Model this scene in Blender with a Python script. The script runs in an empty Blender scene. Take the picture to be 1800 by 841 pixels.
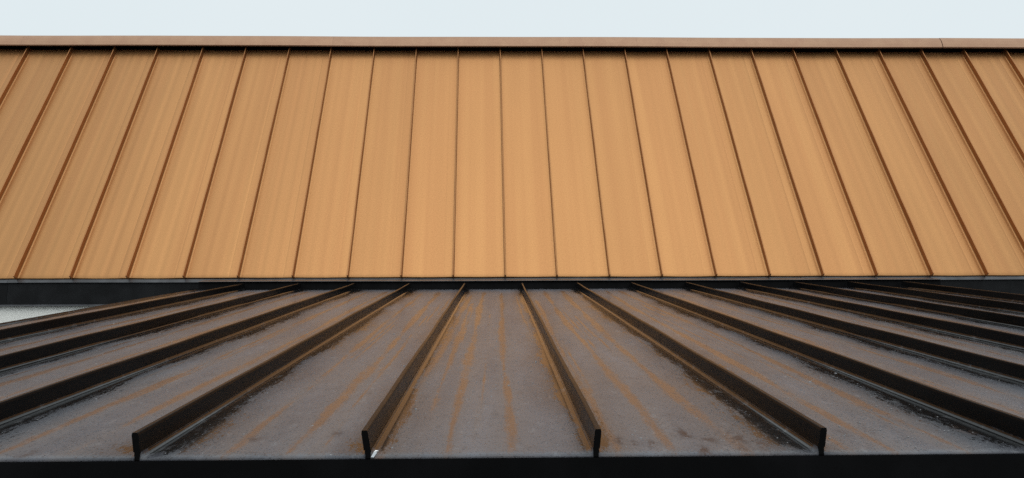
import bpy, math, random
import numpy as np
from mathutils import Matrix, Vector

random.seed(7)
RNG = np.random.default_rng(11)
SC = bpy.context.scene
COL = SC.collection

# ------------------------------------------------------------------ camera
YAW, PITCH, ROLL = 0.0205, 0.1610, -0.0055
CAM = Vector((0.0, -1.3757, 3.1709))
cam = bpy.data.cameras.new('camera')
cam.sensor_width = 36.0
cam.lens = 26.0
cam.clip_start = 0.02
cam.clip_end = 5000
cam_o = bpy.data.objects.new('camera', cam)
COL.objects.link(cam_o)
right = Vector((math.cos(YAW), -math.sin(YAW), 0))
fwd = Vector((math.sin(YAW) * math.cos(PITCH), math.cos(YAW) * math.cos(PITCH), math.sin(PITCH)))
up = right.cross(fwd)
r2 = right * math.cos(ROLL) + up * math.sin(ROLL)
u2 = up * math.cos(ROLL) - right * math.sin(ROLL)
m = Matrix((r2, u2, -fwd)).transposed().to_4x4()
m.translation = CAM
cam_o.matrix_world = m
SC.camera = cam_o

# ------------------------------------------------------------------ sky and sun (overcast)
SUN_EL, SUN_AZ = math.radians(52), math.radians(188)      # behind the camera, a little to the right
world = bpy.data.worlds.new('World')
SC.world = world
world.use_nodes = True
wn, wl = world.node_tree.nodes, world.node_tree.links
wn.clear()
wo = wn.new('ShaderNodeOutputWorld')
bg = wn.new('ShaderNodeBackground')
sky = wn.new('ShaderNodeTexSky')
sky.sky_type = 'NISHITA'
sky.sun_disc = False
sky.sun_elevation = SUN_EL
sky.sun_rotation = SUN_AZ
sky.dust_density = 4.0
cloud = wn.new('ShaderNodeMix')
cloud.data_type = 'RGBA'
cloud.inputs['Factor'].default_value = 0.93                # the cloud deck hides nearly all of the blue
cloud.inputs['B'].default_value = (7.9, 8.65, 9.15, 1)
wl.new(sky.outputs['Color'], cloud.inputs['A'])
wtc = wn.new('ShaderNodeTexCoord')
wno = wn.new('ShaderNodeTexNoise')
wno.inputs['Scale'].default_value = 2.2
wno.inputs['Detail'].default_value = 4
wl.new(wtc.outputs['Generated'], wno.inputs['Vector'])
wmx = wn.new('ShaderNodeMix')
wmx.data_type = 'RGBA'
wmx.inputs['A'].default_value = (7.75, 8.65, 8.95, 1)
wmx.inputs['B'].default_value = (8.25, 9.0, 9.25, 1)
wl.new(wno.outputs['Fac'], wmx.inputs['Factor'])
wl.new(wmx.outputs['Result'], cloud.inputs['B'])
wl.new(cloud.outputs['Result'], bg.inputs['Color'])
bg.inputs['Strength'].default_value = 0.10
wl.new(bg.outputs['Background'], wo.inputs['Surface'])

sl = bpy.data.lights.new('sun', 'SUN')
sl.energy = 0.85
sl.angle = math.radians(60)
sl.color = (1.0, 0.965, 0.91)
sun = bpy.data.objects.new('sun', sl)
COL.objects.link(sun)
sd = Vector((math.sin(SUN_AZ) * -1 * math.cos(SUN_EL), math.cos(SUN_AZ) * math.cos(SUN_EL), math.sin(SUN_EL)))
sun.rotation_euler = sd.to_track_quat('Z', 'Y').to_euler()
sun.location = (0, -5, 12)

SC.cycles.use_denoising = False
vs = SC.view_settings
vs.view_transform = 'Standard'
vs.look = 'None'
vs.exposure = 0.0
vs.gamma = 1.0
vs.use_curve_mapping = False

# ------------------------------------------------------------------ helpers
def new_obj(name, verts, faces, mat, parent=None, origin=(0, 0, 0), smooth=False, kind=None, attrs=None, uv=None):
    """verts are world coordinates; origin is where the object's own origin stands."""
    v = np.asarray(verts, dtype=float).reshape(-1, 3) - np.asarray(origin, dtype=float)
    me = bpy.data.meshes.new(name)
    me.from_pydata([tuple(p) for p in v], [], faces)
    if smooth:
        me.polygons.foreach_set('use_smooth', [True] * len(me.polygons))
    for k, val in (attrs or {}).items():
        a = me.attributes.new(k, 'FLOAT', 'POINT')
        a.data.foreach_set('value', np.asarray(val, dtype=np.float32))
    if uv is not None:
        l = me.uv_layers.new(name='panel_metres')
        li = np.zeros(len(me.loops), dtype=np.int32)
        me.loops.foreach_get('vertex_index', li)
        l.data.foreach_set('uv', np.asarray(uv, dtype=np.float32)[li].ravel())
    me.materials.append(mat)
    me.update()
    o = bpy.data.objects.new(name, me)
    COL.objects.link(o)
    o['world_origin'] = list(map(float, origin))
    place(o, parent, origin)
    if kind:
        o['kind'] = kind
    return o

ORIG = {}
def place(o, parent, origin):
    ORIG[o] = Vector(origin)
    if parent is not None:
        o.parent = parent
        o.location = Vector(origin) - ORIG[parent]
    else:
        o.location = Vector(origin)
    if 'world_origin' in o:
        del o['world_origin']

def empty(name, origin, label, cat):
    o = bpy.data.objects.new(name, None)
    COL.objects.link(o)
    o.empty_display_size = 0.3
    place(o, None, origin)
    o['label'] = label
    o['category'] = cat
    return o

def box(x0, x1, y0, y1, z0, z1):
    v = [(x0, y0, z0), (x1, y0, z0), (x1, y1, z0), (x0, y1, z0), (x0, y0, z1), (x1, y0, z1), (x1, y1, z1), (x0, y1, z1)]
    f = [(0, 3, 2, 1), (4, 5, 6, 7), (0, 1, 5, 4), (1, 2, 6, 5), (2, 3, 7, 6), (3, 0, 4, 7)]
    return v, f

def extrude_x(prof, x0, x1, wob=None, n=1):
    """closed (y, z) profile swept along x; wob(x) -> (dy, dz)"""
    k = len(prof)
    vs_, fs = [], []
    for i in range(n + 1):
        x = x0 + (x1 - x0) * i / n
        dy, dz = wob(x) if wob else (0, 0)
        vs_ += [(x, y + dy, z + dz) for y, z in prof]
    for i in range(n):
        for j in range(k):
            a, b = i * k + j, i * k + (j + 1) % k
            fs.append((a, b, b + k, a + k))
    fs.append(tuple(range(k)))
    fs.append(tuple(reversed(range(n * k, n * k + k))))
    return vs_, fs

# ------------------------------------------------------------------ materials
def nodes(name):
    mt = bpy.data.materials.new(name)
    mt.use_nodes = True
    nt = mt.node_tree
    return mt, nt.nodes, nt.links, nt.nodes['Principled BSDF']

def math_node(N, L, op, a, b=None, c=None, clamp=False):
    n = N.new('ShaderNodeMath')
    n.operation = op
    n.use_clamp = clamp
    for i, s in enumerate((a, b, c)):
        if s is None:
            continue
        if isinstance(s, (int, float)):
            n.inputs[i].default_value = s
        else:
            L.new(s, n.inputs[i])
    return n.outputs[0]

def mix_col(N, L, fac, a, b):
    n = N.new('ShaderNodeMix')
    n.data_type = 'RGBA'
    for key, s in (('Factor', fac), ('A', a), ('B', b)):
        if isinstance(s, (int, float)):
            n.inputs[key].default_value = s
        elif isinstance(s, tuple):
            n.inputs[key].default_value = (*s, 1)
        else:
            L.new(s, n.inputs[key])
    return n.outputs['Result']

def mapped(N, L, src, scale, off=None):
    mp = N.new('ShaderNodeMapping')
    L.new(src, mp.inputs['Vector'])
    mp.inputs['Scale'].default_value = scale
    if off is not None:
        L.new(off, mp.inputs['Location'])
    return mp.outputs['Vector']

def noise(N, L, vec, scale, detail=3, rough=0.55):
    n = N.new('ShaderNodeTexNoise')
    n.inputs['Scale'].default_value = scale
    n.inputs['Detail'].default_value = detail
    n.inputs['Roughness'].default_value = rough
    L.new(vec, n.inputs['Vector'])
    return n.outputs['Fac']

def smooth(N, L, val, lo, hi, a=0.0, b=1.0):
    n = N.new('ShaderNodeMapRange')
    n.interpolation_type = 'SMOOTHSTEP'
    L.new(val, n.inputs['Value'])
    for k, s in (('From Min', lo), ('From Max', hi), ('To Min', a), ('To Max', b)):
        n.inputs[k].default_value = s
    return n.outputs['Result']

def copper_material(name, base, streaks=True, metal=0.85, rough=0.37):
    mt, N, L, P = nodes(name)
    tc = N.new('ShaderNodeTexCoord')
    uvv = tc.outputs['UV'] if streaks else tc.outputs['Object']
    oi = N.new('ShaderNodeObjectInfo')
    comb = N.new('ShaderNodeCombineXYZ')
    L.new(math_node(N, L, 'MULTIPLY', oi.outputs['Random'], 37.0), comb.inputs['X'])
    L.new(math_node(N, L, 'MULTIPLY', oi.outputs['Random'], 91.0), comb.inputs['Y'])
    long_ = noise(N, L, mapped(N, L, uvv, (10, 0.16, 10), comb.outputs[0]), 1.0, 2, 0.4)
    blot = noise(N, L, mapped(N, L, uvv, (3, 1.2, 3), comb.outputs[0]), 1.0, 3)
    grain = noise(N, L, uvv, 330, 2)
    speck = noise(N, L, uvv, 90, 4, 0.7)
    d = tuple(c * f for c, f in zip(base, (0.95, 0.92, 0.93)))
    w = tuple(min(1, c * f) for c, f in zip(base, (1.03, 1.035, 1.04)))
    c1 = mix_col(N, L, smooth(N, L, long_, 0.34, 0.66), d, w)
    c2 = mix_col(N, L, smooth(N, L, blot, 0.3, 0.75, 0.0, 0.35), c1, tuple(c * 0.9 for c in base))
    tone = math_node(N, L, 'MULTIPLY_ADD', oi.outputs['Random'], 0.08, 0.96)
    vm = N.new('ShaderNodeVectorMath')
    vm.operation = 'SCALE'
    L.new(c2, vm.inputs[0])
    L.new(tone, vm.inputs['Scale'])
    c3 = mix_col(N, L, smooth(N, L, speck, 0.66, 0.76, 0.0, 0.35), vm.outputs[0], tuple(min(1, c * 1.25) for c in base))
    c3 = mix_col(N, L, smooth(N, L, grain, 0.35, 0.65, 0.0, 0.16), c3, tuple(c * 0.6 for c in base))
    L.new(c3, P.inputs['Base Color'])
    P.inputs['Metallic'].default_value = metal
    L.new(smooth(N, L, speck, 0.3, 0.75, rough, rough + 0.12), P.inputs['Roughness'])
    h = math_node(N, L, 'MULTIPLY', grain, 0.3)
    bp = N.new('ShaderNodeBump')
    bp.inputs['Strength'].default_value = 0.16
    bp.inputs['Distance'].default_value = 0.004
    L.new(h, bp.inputs['Height'])
    L.new(bp.outputs['Normal'], P.inputs['Normal'])
    return mt

def bronze_material(name, base=(0.0065, 0.0065, 0.0068), rough=0.24, bead=0.12, spec=0.05):
    """dark painted sheet metal with fine rain beads"""
    mt, N, L, P = nodes(name)
    tc = N.new('ShaderNodeTexCoord')
    ob = tc.outputs['Object']
    big = noise(N, L, mapped(N, L, ob, (6, 1.5, 6)), 1.0, 4)
    fine = noise(N, L, ob, 420, 2)
    P.inputs['Specular IOR Level'].default_value = spec
    drip = noise(N, L, mapped(N, L, ob, (30, 30, 4)), 1.0, 3)
    L.new(mix_col(N, L, smooth(N, L, big, 0.35, 0.7), tuple(c * 0.75 for c in base), tuple(c * 1.45 for c in base)), P.inputs['Base Color'])
    L.new(smooth(N, L, drip, 0.35, 0.65, rough * 0.92, rough * 1.08), P.inputs['Roughness'])
    bp = N.new('ShaderNodeBump')
    bp.inputs['Strength'].default_value = bead
    bp.inputs['Distance'].default_value = 0.002
    L.new(fine, bp.inputs['Height'])
    L.new(bp.outputs['Normal'], P.inputs['Normal'])
    return mt

def wet_panel_material():
    mt, N, L, P = nodes('wet_dark_roof_sheet')
    tc = N.new('ShaderNodeTexCoord')
    uvv = tc.outputs['UV']
    oi = N.new('ShaderNodeObjectInfo')
    comb = N.new('ShaderNodeCombineXYZ')
    L.new(math_node(N, L, 'MULTIPLY', oi.outputs['Random'], 53.0), comb.inputs['X'])
    L.new(math_node(N, L, 'MULTIPLY', oi.outputs['Random'], 17.0), comb.inputs['Y'])
    def attr(nm):
        a = N.new('ShaderNodeAttribute')
        a.attribute_name = nm
        return a.outputs['Fac']
    edge = noise(N, L, mapped(N, L, uvv, (70, 14, 1), comb.outputs[0]), 1.0, 5, 0.65)
    fine = noise(N, L, mapped(N, L, uvv, (260, 90, 1), comb.outputs[0]), 1.0, 3, 0.6)
    edge = math_node(N, L, 'ADD', math_node(N, L, 'MULTIPLY', edge, 0.55), math_node(N, L, 'MULTIPLY', fine, 0.45))
    # run-off tracks swept clear of beads: smooth film, tan roof's reflection painted in
    thick = noise(N, L, mapped(N, L, uvv, (9, 2.2, 1), comb.outputs[0]), 1.0, 3)
    trk = math_node(N, L, 'MULTIPLY', attr('track'), smooth(N, L, thick, 0.28, 0.62, 0.55, 1.05))
    trk = math_node(N, L, 'ADD', trk, math_node(N, L, 'MULTIPLY', math_node(N, L, 'SUBTRACT', edge, 0.5), 1.5))
    trk = smooth(N, L, trk, 0.32, 0.74)
    pool_reflection = math_node(N, L, 'ADD', attr('pool_reflection'), math_node(N, L, 'MULTIPLY', math_node(N, L, 'SUBTRACT', edge, 0.5), 3.0))
    pool_reflection = smooth(N, L, pool_reflection, 0.30, 0.60)
    seam_refl = math_node(N, L, 'MULTIPLY', attr('seam_reflection'), smooth(N, L, edge, 0.30, 0.70, 1.0, 0.35))
    film = math_node(N, L, 'MAXIMUM', math_node(N, L, 'MAXIMUM', math_node(N, L, 'MULTIPLY', trk, 0.5), pool_reflection), math_node(N, L, 'MULTIPLY', seam_refl, 0.3))
    mud_n = noise(N, L, mapped(N, L, uvv, (60, 30, 1)), 1.0, 5, 0.7)
    mud = math_node(N, L, 'MULTIPLY', attr('mud'), smooth(N, L, mud_n, 0.40, 0.56))
    # beads
    patch = noise(N, L, mapped(N, L, uvv, (12, 5, 1), comb.outputs[0]), 1.0, 4, 0.6)
    dens = smooth(N, L, patch, 0.30, 0.70, 0.25, 0.85)
    def beads(scale, lo, hi):
        v = N.new('ShaderNodeTexVoronoi')
        v.feature = 'F1'
        v.inputs['Scale'].default_value = scale
        L.new(mapped(N, L, uvv, (1, 1, 1), comb.outputs[0]), v.inputs['Vector'])
        sep = N.new('ShaderNodeSeparateColor')
        L.new(v.outputs['Color'], sep.inputs['Color'])
        here = math_node(N, L, 'LESS_THAN', sep.outputs[0], dens)
        return math_node(N, L, 'MULTIPLY', smooth(N, L, v.outputs['Distance'], lo, hi, 1.0, 0.0), here)
    b1 = beads(150, 0.08, 0.42)
    b2 = beads(300, 0.05, 0.45)
    bh = math_node(N, L, 'ADD', b1, math_node(N, L, 'MULTIPLY', b2, 0.5))
    clear = math_node(N, L, 'SUBTRACT', 1.0, film)
    bh = math_node(N, L, 'MULTIPLY', bh, math_node(N, L, 'MULTIPLY_ADD', clear, 0.97, 0.03))
    dust = noise(N, L, mapped(N, L, uvv, (9, 1.1, 1), comb.outputs[0]), 1.0, 4)
    c = mix_col(N, L, smooth(N, L, dust, 0.3, 0.7), (0.098, 0.103, 0.121), (0.138, 0.145, 0.167))
    c = mix_col(N, L, seam_refl, c, (0.034, 0.035, 0.041))  # reflection of each seam painted as a dark band in the sheet colour
    c = mix_col(N, L, math_node(N, L, 'MULTIPLY', attr('warm'), smooth(N, L, dust, 0.25, 0.7, 0.35, 0.85)), c, (0.130, 0.117, 0.116))
    c = mix_col(N, L, trk, c, (0.132, 0.080, 0.058))  # warm reflection of the tan roof painted into the track colour
    c = mix_col(N, L, pool_reflection, c, (0.008, 0.008, 0.0085))  # wet film, blackened to stand in for the reflected seam
    # dried splash marks and grit
    blotch = noise(N, L, mapped(N, L, uvv, (34, 16, 1), comb.outputs[0]), 1.0, 5, 0.65)
    c = mix_col(N, L, smooth(N, L, blotch, 0.52, 0.70, 0.0, 0.38), c, (0.062, 0.060, 0.064))
    c = mix_col(N, L, smooth(N, L, blotch, 0.44, 0.28, 0.0, 0.30), c, (0.24, 0.245, 0.26))
    grit = noise(N, L, mapped(N, L, uvv, (210, 120, 1), comb.outputs[0]), 1.0, 2, 0.5)
    c = mix_col(N, L, smooth(N, L, grit, 0.70, 0.76, 0.0, 0.75), c, (0.022, 0.020, 0.019))
    c = mix_col(N, L, mud, c, (0.075, 0.034, 0.017))
    L.new(c, P.inputs['Base Color'])
    r = math_node(N, L, 'MULTIPLY_ADD', film, -0.18, 0.31)
    r = math_node(N, L, 'MULTIPLY_ADD', math_node(N, L, 'MULTIPLY', math_node(N, L, 'MAXIMUM', b1, b2), clear), -0.15, r)
    L.new(math_node(N, L, 'MULTIPLY_ADD', mud, 0.35, r, clamp=True), P.inputs['Roughness'])
    P.inputs['IOR'].default_value = 1.5
    L.new(math_node(N, L, 'MULTIPLY_ADD', film, 0.22, 0.20), P.inputs['Specular IOR Level'])
    L.new(math_node(N, L, 'MULTIPLY', film, 0.06), P.inputs['Coat Weight'])
    P.inputs['Coat Roughness'].default_value = 0.16
    P.inputs['Coat IOR'].default_value = 1.33
    bp = N.new('ShaderNodeBump')
    bp.inputs['Strength'].default_value = 1.0
    bp.inputs['Distance'].default_value = 0.0010
    L.new(bh, bp.inputs['Height'])
    L.new(bp.outputs['Normal'], P.inputs['Normal'])
    return mt

def stucco_material():
    mt, N, L, P = nodes('white_stucco')
    tc = N.new('ShaderNodeTexCoord')
    ob = tc.outputs['Object']
    n1 = noise(N, L, mapped(N, L, ob, (1, 1, 2.2)), 60, 5, 0.65)
    n2 = noise(N, L, ob, 3, 4)
    L.new(mix_col(N, L, smooth(N, L, n2, 0.3, 0.7), (0.80, 0.80, 0.76), (0.86, 0.86, 0.82)), P.inputs['Base Color'])
    P.inputs['Roughness'].default_value = 0.9
    bp = N.new('ShaderNodeBump')
    bp.inputs['Strength'].default_value = 0.7
    bp.inputs['Distance'].default_value = 0.006
    L.new(n1, bp.inputs['Height'])
    L.new(bp.outputs['Normal'], P.inputs['Normal'])
    return mt

def plain(name, col, rough, metal=0.0, sc=20, var=0.25):
    mt, N, L, P = nodes(name)
    tc = N.new('ShaderNodeTexCoord')
    n = noise(N, L, tc.outputs['Object'], sc, 4)
    L.new(mix_col(N, L, smooth(N, L, n, 0.3, 0.7), tuple(c * (1 - var) for c in col), tuple(min(1, c * (1 + var)) for c in col)), P.inputs['Base Color'])
    P.inputs['Roughness'].default_value = rough
    P.inputs['Metallic'].default_value = metal
    return mt

M_COPPER = copper_material('copper_tan_roof_sheet', (0.478, 0.243, 0.097))
M_CAP = copper_material('copper_tan_ridge_sheet', (0.47, 0.285, 0.180), streaks=False, metal=0.45, rough=0.5)
M_SEAM_C = copper_material('copper_tan_folded_seam', (0.40, 0.190, 0.076), streaks=False)  # panel colour darkened: shade of the seam sides is put into it
M_WET = wet_panel_material()
M_BRONZE = bronze_material('dark_bronze_seam')
M_FASCIA = bronze_material('black_fascia_paint', (0.0035, 0.0035, 0.004), 0.5, 0.05, 0.06)
M_FASCIA2 = bronze_material('charcoal_fascia_paint', (0.008, 0.0085, 0.0095), 0.5, 0.05, 0.12)
M_APRON = bronze_material('grey_flashing', (0.05, 0.052, 0.058), 0.33, 0.05, 0.5)
M_DECK = plain('roofing_felt', (0.02, 0.02, 0.02), 0.9)
M_STUCCO = stucco_material()
M_ZINC = plain('bare_zinc', (0.72, 0.74, 0.76), 0.25, 1.0)
M_GROUND = plain('asphalt', (0.055, 0.055, 0.055), 0.85, 0, 3, 0.3)
M_WATER, _n, _l, _p = nodes('rain_water')
_tc = _n.new('ShaderNodeTexCoord')
_l.new(smooth(_n, _l, noise(_n, _l, _tc.outputs['Object'], 40), 0.3, 0.7, 0.02, 0.06), _p.inputs['Roughness'])
_p.inputs['Base Color'].default_value = (0.23, 0.235, 0.245, 1)      # opaque pale beads: the sky's sparkle is put into their colour
_p.inputs['IOR'].default_value = 1.33

# ------------------------------------------------------------------ ground
gv, gf = [(-600, -600, 0), (600, -600, 0), (600, 600, 0), (-600, 600, 0)], [(0, 1, 2, 3)]
g = new_obj('ground', gv, gf, M_GROUND)
g['kind'] = 'structure'

# ------------------------------------------------------------------ roof frames
S = 0.41                                  # panel width
P_LO = math.radians(9.5)
EAVE_LO = np.array([0, 0, 3.0])
T_LO = np.array([0, math.cos(P_LO), math.sin(P_LO)])
N_LO = np.array([0, -math.sin(P_LO), math.cos(P_LO)])
L_LO = 4.1804
X0_LO = -1.8722                           # leftmost seam
PORCH_X0, PORCH_X1 = X0_LO - 0.345, X0_LO + 12 * S + 0.31

A_UP = 1.1103
UY, UZ = 4.2773, 3.7951
T_UP = np.array([0, math.cos(A_UP), math.sin(A_UP)])
N_UP = np.array([0, -math.sin(A_UP), math.cos(A_UP)])
L_UP = 2.6158
XU = -0.3544

def lo(x, s, h=0.0):
    return np.array([x, 0, 0]) + EAVE_LO + T_LO * s + N_LO * h

def upp(x, s, h=0.0):
    return np.array([x, UY, UZ]) + T_UP * s + N_UP * h

XB = {0: -0.0035, 1: -0.0002, 2: 0.013, 3: 0.0274, 4: 0.026, 5: 0.03, 6: 0.0353, 7: 0.0331, 8: 0.019, 9: 0.0061, 10: -0.0058,
      11: -0.0121, 12: -0.0172, 13: -0.0079, 14: -0.0018, 15: 0.001, 16: 0.0096, 17: 0.0328, 18: 0.0528}
XT = {-1: -0.0237, 0: -0.0219, 1: -0.0245, 2: -0.0044, 3: -0.005, 4: 0.0007, 5: -0.009, 6: -0.0069, 7: -0.0093, 8: -0.0162,
      9: -0.0223, 10: -0.0275, 11: -0.0372, 12: -0.0406, 13: -0.043, 14: -0.0388, 15: -0.0337, 16: -0.0333, 17: -0.0206,
      18: -0.007, 19: 0.002, 20: 0.0176, 21: 0.0229}
def xb(k):                                 # hand-laid sheets: the seams wander a centimetre or two
    return XU + S * (k - 8) + XB.get(k, XB[0] if k < 0 else XB[18])
def xt(k):
    return XU + S * (k - 8) + XT.get(k, XT[-1] if k < -1 else XT[21])

SEAM_LO = [(0.0058, -0.0040), (0.0056, 0.0020), (0.0051, 0.0065), (0.0046, 0.0100), (0.0062, 0.0108), (0.0060, 0.0405),
           (0.0050, 0.0444), (0.0040, 0.0456)]
SEAM_UP = [(0.0028, -0.0040), (0.0028, 0.0095), (0.0042, 0.0105), (0.0042, 0.0410), (0.0034, 0.0446), (0.0012, 0.0456)]

def seam_mesh(fn, xa, xc, length, n, lean=0.0, wav=0.0006, seed=0, hs=1.0, s0=0.0, pr=SEAM_LO):
    """standing seam along a roof frame fn(x, s, h) from (xa, s0) to (xc, length)"""
    prof = pr + [(-a, b) for a, b in reversed(pr)]
    k = len(prof)
    r = np.random.default_rng(seed)
    ph = r.uniform(0, 6.28, 4)
    vs_, fs = [], []
    for i in range(n + 1):
        t = i / n
        s = s0 + (length - s0) * t
        dx = wav * (math.sin(s * 5 + ph[0]) + 0.6 * math.sin(s * 13 + ph[1]))
        ln = lean + 0.012 * math.sin(s * 3 + ph[2])
        hh = hs * (1 + 0.015 * math.sin(s * 7 + ph[3]))
        for a, b in prof:
            vs_.append(fn(xa + (xc - xa) * t + a + dx * (b / 0.045) + ln * b, s, b * hh))
    for i in range(n):
        for j in range(k - 1):
            a, b = i * k + j, i * k + j + 1
            fs.append((a, b, b + k, a + k))
    fs.append(tuple(reversed(range(k))))
    fs.append(tuple(range(n * k, n * k + k)))
    return vs_, fs

# ------------------------------------------------------------------ upper building
K0, K1 = -6, 26                            # seam numbers of the copper roof, first and last
BX0, BX1 = xb(K0) - 0.02, xb(K1) + 0.02
RIDGE = upp(0, L_UP)
bld = empty('building', ((BX0 + BX1) / 2, UY + 1.2, 0),
            'building with steep tan copper coloured standing seam roof behind the dark roof', 'building')
v, f = box(BX0 + 0.05, BX1 - 0.05, UY + 0.035, RIDGE[1] + 1.6, 0.0, UZ - 0.06)
new_obj('wall', v, f, M_STUCCO, bld, (0, UY, 0))

# roof deck (solid core under the sheets)
prof = [(UY + 0.045, UZ - 0.055), (RIDGE[1] + 0.02, RIDGE[2] - 0.02), (RIDGE[1] + 1.55, UZ - 0.055)]
v, f = extrude_x(prof, BX0, BX1)
roof = new_obj('roof', v, f, M_DECK, bld, (0, UY, UZ))
roof['label'] = 'steep tan copper coloured metal roof'

UPT = ((0.0036, 0.0105), (0.0042, 0.0055), (0.0062, 0.0018), (0.0100, 0.0002))   # turned-up edge: distance from seam line, height
UC = sorted([d / S for d, h in UPT] + [1 - d / S for d, h in UPT] + list(np.linspace(0.05, 0.95, 29)) + [0.785, 0.792, 0.799, 0.806, 0.82, 0.827])
NU = len(UC) - 1
for k in range(K0, K1):
    r = np.random.default_rng(100 + k)
    ph = r.uniform(0, 6.28, 5)
    amp = r.uniform(0.6, 1.2) * (1.3 if k < 9 else 1.0)
    bow = r.uniform(0.001, 0.004)
    rows = [0, 0.004, 0.05] + list(np.linspace(0.2, L_UP, 22))
    vs_, uv = [], []
    xm = 0.5 * (xb(k) + xb(k + 1))
    # hem folded back under the eave edge
    for s_, h_ in ((0.018, -0.016), (0.0, -0.010)):
        for i in range(NU + 1):
            u = UC[i]
            x = xb(k) + (xb(k + 1) - xb(k)) * u
            vs_.append(upp(x, s_ - bow * math.sin(math.pi * u), h_))
            uv.append(((u * S), s_))
    for s in rows:
        t = s / L_UP
        a, b = xb(k) + (xt(k) - xb(k)) * t, xb(k + 1) + (xt(k + 1) - xb(k + 1)) * t
        for i in range(NU + 1):
            u = UC[i]
            env = math.sin(math.pi * u) ** 0.5
            h = env * 0.00032 * amp * (math.sin(2 * math.pi * 5 * u + ph[0]) + 0.5 * math.sin(2 * math.pi * 8 * u + ph[1]))
            h += env * 0.0016 * math.sin(s * 2.1 + ph[2]) * math.sin(math.pi * u + 0.3 * math.sin(s * 3 + ph[3]))
            ed = min(u, 1 - u) * S
            for d_, h_ in UPT:
                if abs(ed - d_) < 1e-6:
                    h += h_
            h += -0.0006 * math.exp(-((u - 0.803) / 0.012) ** 2)
            if s == 0:
                h -= 0.003
            vs_.append(upp(a + (b - a) * u, s - (bow * math.sin(math.pi * u) if s < 0.1 else 0), h))
            uv.append((u * S, s))
    W = NU + 1
    fs = [(i * W + j, i * W + j + 1, (i + 1) * W + j + 1, (i + 1) * W + j) for i in range(len(rows) + 1) for j in range(NU)]
    new_obj('roof_panel', vs_, fs, M_COPPER, roof, upp(xm, 0), smooth=True, uv=uv)

for k in range(K0, K1 + 1):
    vs_, fs = seam_mesh(upp, xb(k), xt(k), L_UP - 0.005, 16, 0.0, 0.0010, 300 + k, 1.0, -0.010, SEAM_UP)
    new_obj('standing_seam', vs_, fs, M_SEAM_C, roof, upp(xb(k), 0))

# ridge cap in three metre lengths
CAPJ = [BX0 - 0.03, -4.52, -1.573, 1.358, 4.35, BX1 + 0.03]
Ty, Tz = RIDGE[1], RIDGE[2]
def cap_prof(o):
    front = [(-0.083, 0.005), (-0.088, 0.009), (-0.080, 0.046), (-0.069, 0.080), (-0.053, 0.107), (-0.036, 0.124), (0.02, 0.130), (0.20, 0.10)]
    out = [(Ty + a - o * 0.8, Tz + b + o) for a, b in front]
    inn = [(Ty + a + 0.004, Tz + b - 0.004) for a, b in reversed(front)]
    return out + inn
for i in range(len(CAPJ) - 1):
    r = np.random.default_rng(50 + i)
    p1, p2 = r.uniform(0, 6.28, 2)
    a, b = CAPJ[i] + 0.0004, CAPJ[i + 1] - (0.006 if i == 3 else 0.0004)
    v, f = extrude_x(cap_prof(0.0010 if i == 4 else 0.0), a, b, lambda x: (0.0012 * math.sin(x * 4), 0.0020 * math.sin(x * 1.7)), 24)
    new_obj('ridge_cap', v, f, M_CAP, roof, (0.5 * (a + b), Ty, Tz))
v, f = extrude_x([(Ty - 0.004, Tz - 0.06), (Ty - 0.004, Tz + 0.115), (Ty + 0.01, Tz + 0.115), (Ty + 0.01, Tz - 0.06)], BX0, BX1)
new_obj('closure_strip', v, f, M_FASCIA, roof, (0, Ty, Tz))

# back slope sheet so the roof is closed behind
v, f = extrude_x([(RIDGE[1] + 0.03, RIDGE[2] + 0.015), (RIDGE[1] + 1.62, UZ - 0.06), (RIDGE[1] + 1.60, UZ - 0.07), (RIDGE[1] + 0.02, RIDGE[2] - 0.01)], BX0, BX1)
new_obj('back_slope', v, f, M_COPPER, roof, (0, RIDGE[1] + 0.8, UZ))

# eave: flashing strip, fascia lengths
FJ = [BX0, -3.704, -0.70, 2.35, 5.36, BX1]
FY = UY + 0.012
fas = new_obj('fascia_backing', *box(BX0 + 0.01, BX1 - 0.01, FY + 0.012, FY + 0.030, UZ - 0.205, UZ - 0.02), M_DECK, bld, (0, FY, UZ))
for i in range(len(FJ) - 1):
    a, b = FJ[i] + 0.0015, FJ[i + 1] - 0.0015
    yo = 0.0015 * (i % 2)
    prof = [(FY - 0.022, UZ - 0.0345), (FY - 0.004, UZ - 0.0075), (FY + 0.010, UZ - 0.0070), (FY + 0.010, UZ - 0.036)]
    v, f = extrude_x([(y - yo, z) for y, z in prof], a, b, lambda x: (0.0006 * math.sin(x * 9), 0.0010 * math.sin(x * 3.3)), 20)
    new_obj('drip_edge', v, f, M_APRON, fas, (0.5 * (a + b), FY, UZ))
    v, f = box(a, b, FY - 0.006 - yo, FY + 0.010, UZ - 0.205, UZ - 0.037)
    new_obj('fascia_board', v, f, M_FASCIA2, fas, (0.5 * (a + b), FY, UZ - 0.2))
    v, f = extrude_x([(FY - 0.014 - yo, UZ - 0.212), (FY - 0.013 - yo, UZ - 0.203), (FY - 0.0065 - yo, UZ - 0.198), (FY - 0.0065 - yo, UZ - 0.212)], a, b)
    new_obj('bottom_trim', v, f, M_APRON, fas, (0.5 * (a + b), FY, UZ - 0.2))

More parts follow.
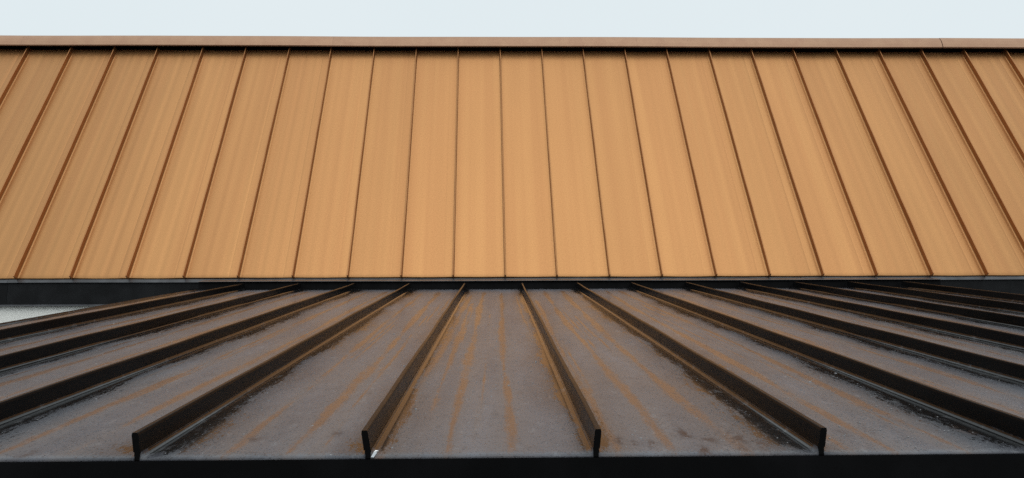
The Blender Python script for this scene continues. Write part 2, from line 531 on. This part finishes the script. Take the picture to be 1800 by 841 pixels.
# ------------------------------------------------------------------ porch with the dark wet roof
por = empty('porch', (0.5 * (PORCH_X0 + PORCH_X1), 2.0, 0),
            'low porch with wet dark standing seam roof and black fascia in the foreground', 'porch')
E0 = lo(0, 0)
prof = [(0.03, 3.0 - 0.012), (L_LO * math.cos(P_LO) + 0.02, 3.0 + L_LO * math.sin(P_LO) - 0.012),
        (L_LO * math.cos(P_LO) + 0.02, 3.0 + L_LO * math.sin(P_LO) - 0.16), (0.03, 2.84)]
v, f = extrude_x(prof, PORCH_X0 + 0.02, PORCH_X1 - 0.02)
proof = new_obj('roof', v, f, M_DECK, por, (0, 0, 3.0))
proof['label'] = 'wet dark bronze metal roof with water streaks'

# walls under it
v, f = box(PORCH_X0 + 0.3, PORCH_X1 - 0.3, 0.35, UY + 0.03, 0.0, 2.84)
new_obj('wall', v, f, M_STUCCO, por, (0, 0.35, 0))

# panels: fine grid carrying how water lies on them and the painted seam reflection
def seam_x(i):
    return X0_LO + S * i
EDGES = [PORCH_X0] + [seam_x(i) for i in range(13)] + [PORCH_X1]
TRACKS = {   # panel index -> list of (u at top, u at middle, u at eave, half width, start, end as share of the run from the top)
    4: [(0.30, 0.335, 0.38, 0.026, 0.03, 1.0), (0.55, 0.62, 0.645, 0.040, 0.03, 1.0), (0.82, 0.86, 0.9, 0.012, 0.1, 0.5)],
    5: [(0.34, 0.34, 0.35, 0.036, 0.04, 1.0), (0.30, 0.20, 0.24, 0.026, 0.25, 0.93), (0.16, 0.11, 0.06, 0.034, 0.1, 1.0), (0.66, 0.62, 0.63, 0.030, 0.06, 1.0),
        (0.85, 0.88, 0.90, 0.016, 0.12, 0.6)],
    6: [(0.71, 0.63, 0.66, 0.044, 0.03, 1.0), (0.37, 0.34, 0.36, 0.036, 0.03, 1.0), (0.15, 0.12, 0.10, 0.022, 0.2, 1.0)],
    7: [(0.46, 0.36, 0.34, 0.034, 0.03, 1.0), (0.67, 0.68, 0.66, 0.036, 0.03, 1.0), (0.2, 0.16, 0.15, 0.02, 0.3, 1.0)],
}
NY = 230
UPL = ((0.0047, 0.0100), (0.0054, 0.0056), (0.0078, 0.0022), (0.0120, 0.0))
uu = np.array(sorted([d / S for d, h in UPL] + [1 - d / S for d, h in UPL] + list(np.linspace(0.04, 0.96, 41))))
NX = len(uu) - 1
UPH = np.interp(np.minimum(uu, 1 - uu) * S, [d for d, h in UPL], [h for d, h in UPL])
ss = np.concatenate([[0, 0.0025], np.linspace(0.006, L_LO, NY - 1)])
U, SS = np.meshgrid(uu, ss)
def sm(x):
    x = np.clip(x, 0, 1)
    return x * x * (3 - 2 * x)
for pi in range(14):
    r = np.random.default_rng(700 + pi)
    a, b = EDGES[pi], EDGES[pi + 1]
    w = b - a
    t = 1 - SS / L_LO                       # 0 at the top end, 1 at the eave
    tr = np.zeros_like(U)
    wm = np.zeros_like(U)
    lst = TRACKS.get(pi) or [(r.uniform(.28, .42), r.uniform(.3, .38), r.uniform(.3, .4), r.uniform(.02, .045), 0.03, 1),
                             (r.uniform(.58, .72), r.uniform(.6, .7), r.uniform(.6, .7), r.uniform(.02, .045), 0.03, 1),
                             (r.uniform(.12, .2), r.uniform(.1, .2), r.uniform(.1, .2), 0.018, r.uniform(.1, .3), r.uniform(.6, 1))]
    lst = list(lst) + [(q_, q_ + r.uniform(-.02, .02), q_ + r.uniform(-.03, .03), r.uniform(.006, .012), r.uniform(0, .45), r.uniform(.55, 1))
                       for q_ in r.uniform(.12, .88, 5)]
    for (ua, um, ue, hw, t0, t1) in lst:
        p1, p2, p3, p4 = r.uniform(0, 6.28, 4)
        l0 = (t - .5) * (t - 1) * 2
        l1 = -4 * t * (t - 1)
        l2 = 2 * t * (t - .5)
        c = ua * l0 + um * l1 + ue * l2
        c = c + 0.008 * np.sin(SS * 2.6 + p1) + 0.003 * np.sin(SS * 7.7 + p2) + 0.0015 * np.sin(SS * 23 + p4)
        hwv = 1.1 * hw * (1 + 0.35 * np.sin(SS * 4.1 + p3) + 0.15 * np.sin(SS * 11 + p1))
        d = np.abs(U - c) / hwv
        m_ = np.exp(-(d ** 2) * 0.9) * sm((t - t0) / 0.06) * sm((t1 + 0.04 - t) / 0.06)
        wm = np.maximum(wm, np.exp(-(d / 3.0) ** 2) * sm((t - t0) / 0.06) * sm((t1 + 0.1 - t) / 0.1))
        tr = np.maximum(tr, m_ * (1.0 - 0.22 * t))
    # water film along seams and top end; its black paints in the seams' reflection
    du0, du1 = U * w, (1 - U) * w
    p1, p2, p3 = r.uniform(0, 6.28, 3)
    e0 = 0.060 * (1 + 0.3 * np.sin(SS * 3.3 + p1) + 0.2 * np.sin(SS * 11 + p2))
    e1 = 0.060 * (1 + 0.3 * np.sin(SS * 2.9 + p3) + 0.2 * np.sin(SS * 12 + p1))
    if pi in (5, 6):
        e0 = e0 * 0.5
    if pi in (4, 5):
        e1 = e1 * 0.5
    pool_reflection = np.maximum(np.exp(-(du0 / e0) ** 2), np.exp(-(du1 / e1) ** 2))
    pool_reflection = np.maximum(pool_reflection * (0.25 + 0.75 * sm(SS / 0.07)), 0.85 * np.exp(-((L_LO - SS) / 0.10) ** 2))
    pool_reflection = np.where(np.minimum(du0, du1) > 0.0050, pool_reflection, 0.55)
    refl = np.maximum(np.exp(-(du0 / (e0 * 2.3)) ** 2), np.exp(-(du1 / (e1 * 2.3)) ** 2))  # wide falloff for the painted seam reflection
    mud = np.zeros_like(U)
    if pi == 6:
        for (mu, ms, ru, rs) in ((.13, .09, .03, .03), (.20, .07, .02, .018), (.28, .065, .03, .02), (.47, .13, .035, .05), (.56, .09, .04, .02),
                                 (.49, .02, .035, .03), (.70, .10, .05, .05), (.78, .05, .05, .035), (.87, .035, .03, .02), (.68, .03, .03, .02)):
            mud = np.maximum(mud, np.exp(-((U - mu) / ru) ** 2 - ((SS - ms) / rs) ** 2))
    elif pi in (3, 4, 7, 8):
        for _ in range(3):
            mu, ms = r.uniform(.1, .9), r.uniform(.02, .2)
            mud = np.maximum(mud, 0.8 * np.exp(-((U - mu) / .03) ** 2 - ((SS - ms) / .025) ** 2))
    # the sheet itself: slight oil canning, a soft roll at the eave
    hgt = 0.0011 * np.sin(np.pi * U) * np.sin(SS * 2.4 + p1) + 0.00030 * np.sin(2 * np.pi * 3 * U + p2) * np.sin(np.pi * U)
    hgt = hgt - 0.0025 * np.clip(1 - SS / 0.0035, 0, 1)
    hgt = hgt + UPH[None, :] * (np.minimum(1, SS / 0.004))
    X = a + w * U
    V = np.stack([X, EAVE_LO[1] + T_LO[1] * SS + N_LO[1] * hgt, EAVE_LO[2] + T_LO[2] * SS + N_LO[2] * hgt], -1).reshape(-1, 3)
    # drip lip at the eave
    lip = np.stack([a + w * uu, np.full(NX + 1, 0.001), np.full(NX + 1, 3.0 - 0.0045)], -1)
    V = np.concatenate([V, lip])
    W = NX + 1
    fs = [(i * W + j, i * W + j + 1, (i + 1) * W + j + 1, (i + 1) * W + j) for i in range(NY) for j in range(NX)]
    q = (NY + 1) * W
    fs += [(q + j, q + j + 1, j + 1, j) for j in range(NX)]
    uvp = np.concatenate([np.stack([U * w, SS], -1).reshape(-1, 2), np.stack([uu * w, np.full(NX + 1, -0.016)], -1)])
    pad = lambda z: np.concatenate([z.ravel(), z[0]])
    new_obj('roof_panel', V, fs, M_WET, proof, lo(0.5 * (a + b), 0), smooth=True, uv=uvp, attrs={'track': pad(tr), 'pool_reflection': pad(pool_reflection), 'mud': pad(mud), 'warm': pad(wm), 'seam_reflection': pad(refl)})

LEAN = {3: -0.10, 4: -0.16, 5: 0.10, 6: 0.12}
for i in range(13):
    r = np.random.default_rng(900 + i)
    vs_, fs = seam_mesh(lo, seam_x(i), seam_x(i), L_LO, 40, LEAN.get(i, r.uniform(-.06, .06)), 0.0007, 900 + i, 1.0, 0.002)
    new_obj('standing_seam', vs_, fs, M_BRONZE, proof, lo(seam_x(i), 0))

# bent zinc clip showing under the foot of one seam
xc = seam_x(4) + 0.006
cv = [(xc, -0.004, 2.999), (xc + 0.005, -0.004, 2.999), (xc + 0.009, 0.008, 3.006), (xc + 0.003, 0.008, 3.007), (xc + 0.012, 0.008, 3.009), (xc + 0.006, 0.009, 3.010)]
cv2 = [(x, y + 0.0012, z - 0.0008) for x, y, z in cv]
cf = [(0, 1, 2, 3), (3, 2, 4, 5), (9, 8, 7, 6), (11, 10, 8, 9), (0, 6, 7, 1), (1, 7, 8, 2), (2, 8, 10, 4), (4, 10, 11, 5), (5, 11, 9, 3), (3, 9, 6, 0)]
new_obj('metal_clip', cv + cv2, cf, M_ZINC, proof, (xc, 0, 3.0))

# end upstand against the building
ye = L_LO * math.cos(P_LO)
ze = 3.0 + L_LO * math.sin(P_LO)
v, f = extrude_x([(ye + 0.012, ze - 0.03), (ye + 0.020, UZ - 0.046), (FY - 0.008, UZ - 0.046), (FY - 0.008, ze - 0.03)], PORCH_X0, PORCH_X1, None, 1)
new_obj('upstand_flashing', v, f, M_FASCIA, proof, (0, ye, ze))
v, f = extrude_x([(ye - 0.004, UZ - 0.0475), (ye - 0.003, UZ - 0.0445), (FY - 0.024, UZ - 0.0175), (FY - 0.024, UZ - 0.0455), (ye + 0.02, UZ - 0.0455)],
                 PORCH_X0 - 0.002, PORCH_X1 + 0.002, lambda x: (0, 0.0008 * math.sin(x * 3.1)), 30)
new_obj('cover_flashing', v, f, M_APRON, proof, (0, ye, UZ))

# front fascia and rake trims
v, f = box(PORCH_X0 + 0.01, PORCH_X1 - 0.01, -0.0035, 0.02, 2.72, 2.9950)
new_obj('fascia', v, f, M_FASCIA, por, (0, 0, 2.72))
for sx in (PORCH_X0, PORCH_X1):
    dx = -0.014 if sx == PORCH_X0 else 0.014
    pts = []
    for x in sorted((sx, sx + dx)):
        pts += [lo(x, 0, 0.004), lo(x, L_LO, 0.004), lo(x, L_LO, -0.2), lo(x, 0, -0.2)]
    new_obj('rake_trim', pts, [(0, 1, 2, 3), (7, 6, 5, 4), (0, 4, 5, 1), (1, 5, 6, 2), (2, 6, 7, 3), (3, 7, 4, 0)], M_FASCIA, por, lo(sx, 0))
v, f = box(PORCH_X0 + 0.02, PORCH_X1 - 0.02, 0.03, 0.42, 2.80, 2.835)
new_obj('soffit', v, f, M_FASCIA, por, (0, 0.2, 2.8))

# loose rain drops standing on the sheets near the eave
drops_v, drops_f = [], []
r = np.random.default_rng(5)
for _ in range(6000):
    x = r.uniform(PORCH_X0 + 0.3, seam_x(9))
    s = 2.4 * r.uniform(0, 1) ** 1.3 + 0.01
    frac = ((x - X0_LO) / S) % 1.0
    if frac < 0.07 or frac > 0.93:
        continue
    rad = 0.0007 + 0.0012 * r.uniform() ** 2.5 + (0.0018 if r.uniform() < 0.010 else 0)
    c = lo(x, s, -0.0001)
    base = len(drops_v)
    st = r.uniform(1.0, 1.6)
    rot = r.uniform(0, 6.28)
    for rr, hh in ((1.0, 0.0), (0.86, 0.38)):
        for q in range(7):
            an = rot + q * 2 * math.pi / 7
            drops_v.append(c + np.array([1, 0, 0]) * rad * rr * math.cos(an) + T_LO * rad * st * rr * math.sin(an) + N_LO * rad * hh)
    drops_v.append(c + N_LO * rad * 0.58)
    for q in range(7):
        q2 = (q + 1) % 7
        drops_f.append((base + q, base + q2, base + 7 + q2, base + 7 + q))
        drops_f.append((base + 7 + q, base + 7 + q2, base + 14))
new_obj('rain_drops', drops_v, drops_f, M_WATER, proof, lo(0, 0.5), smooth=True, kind='stuff')
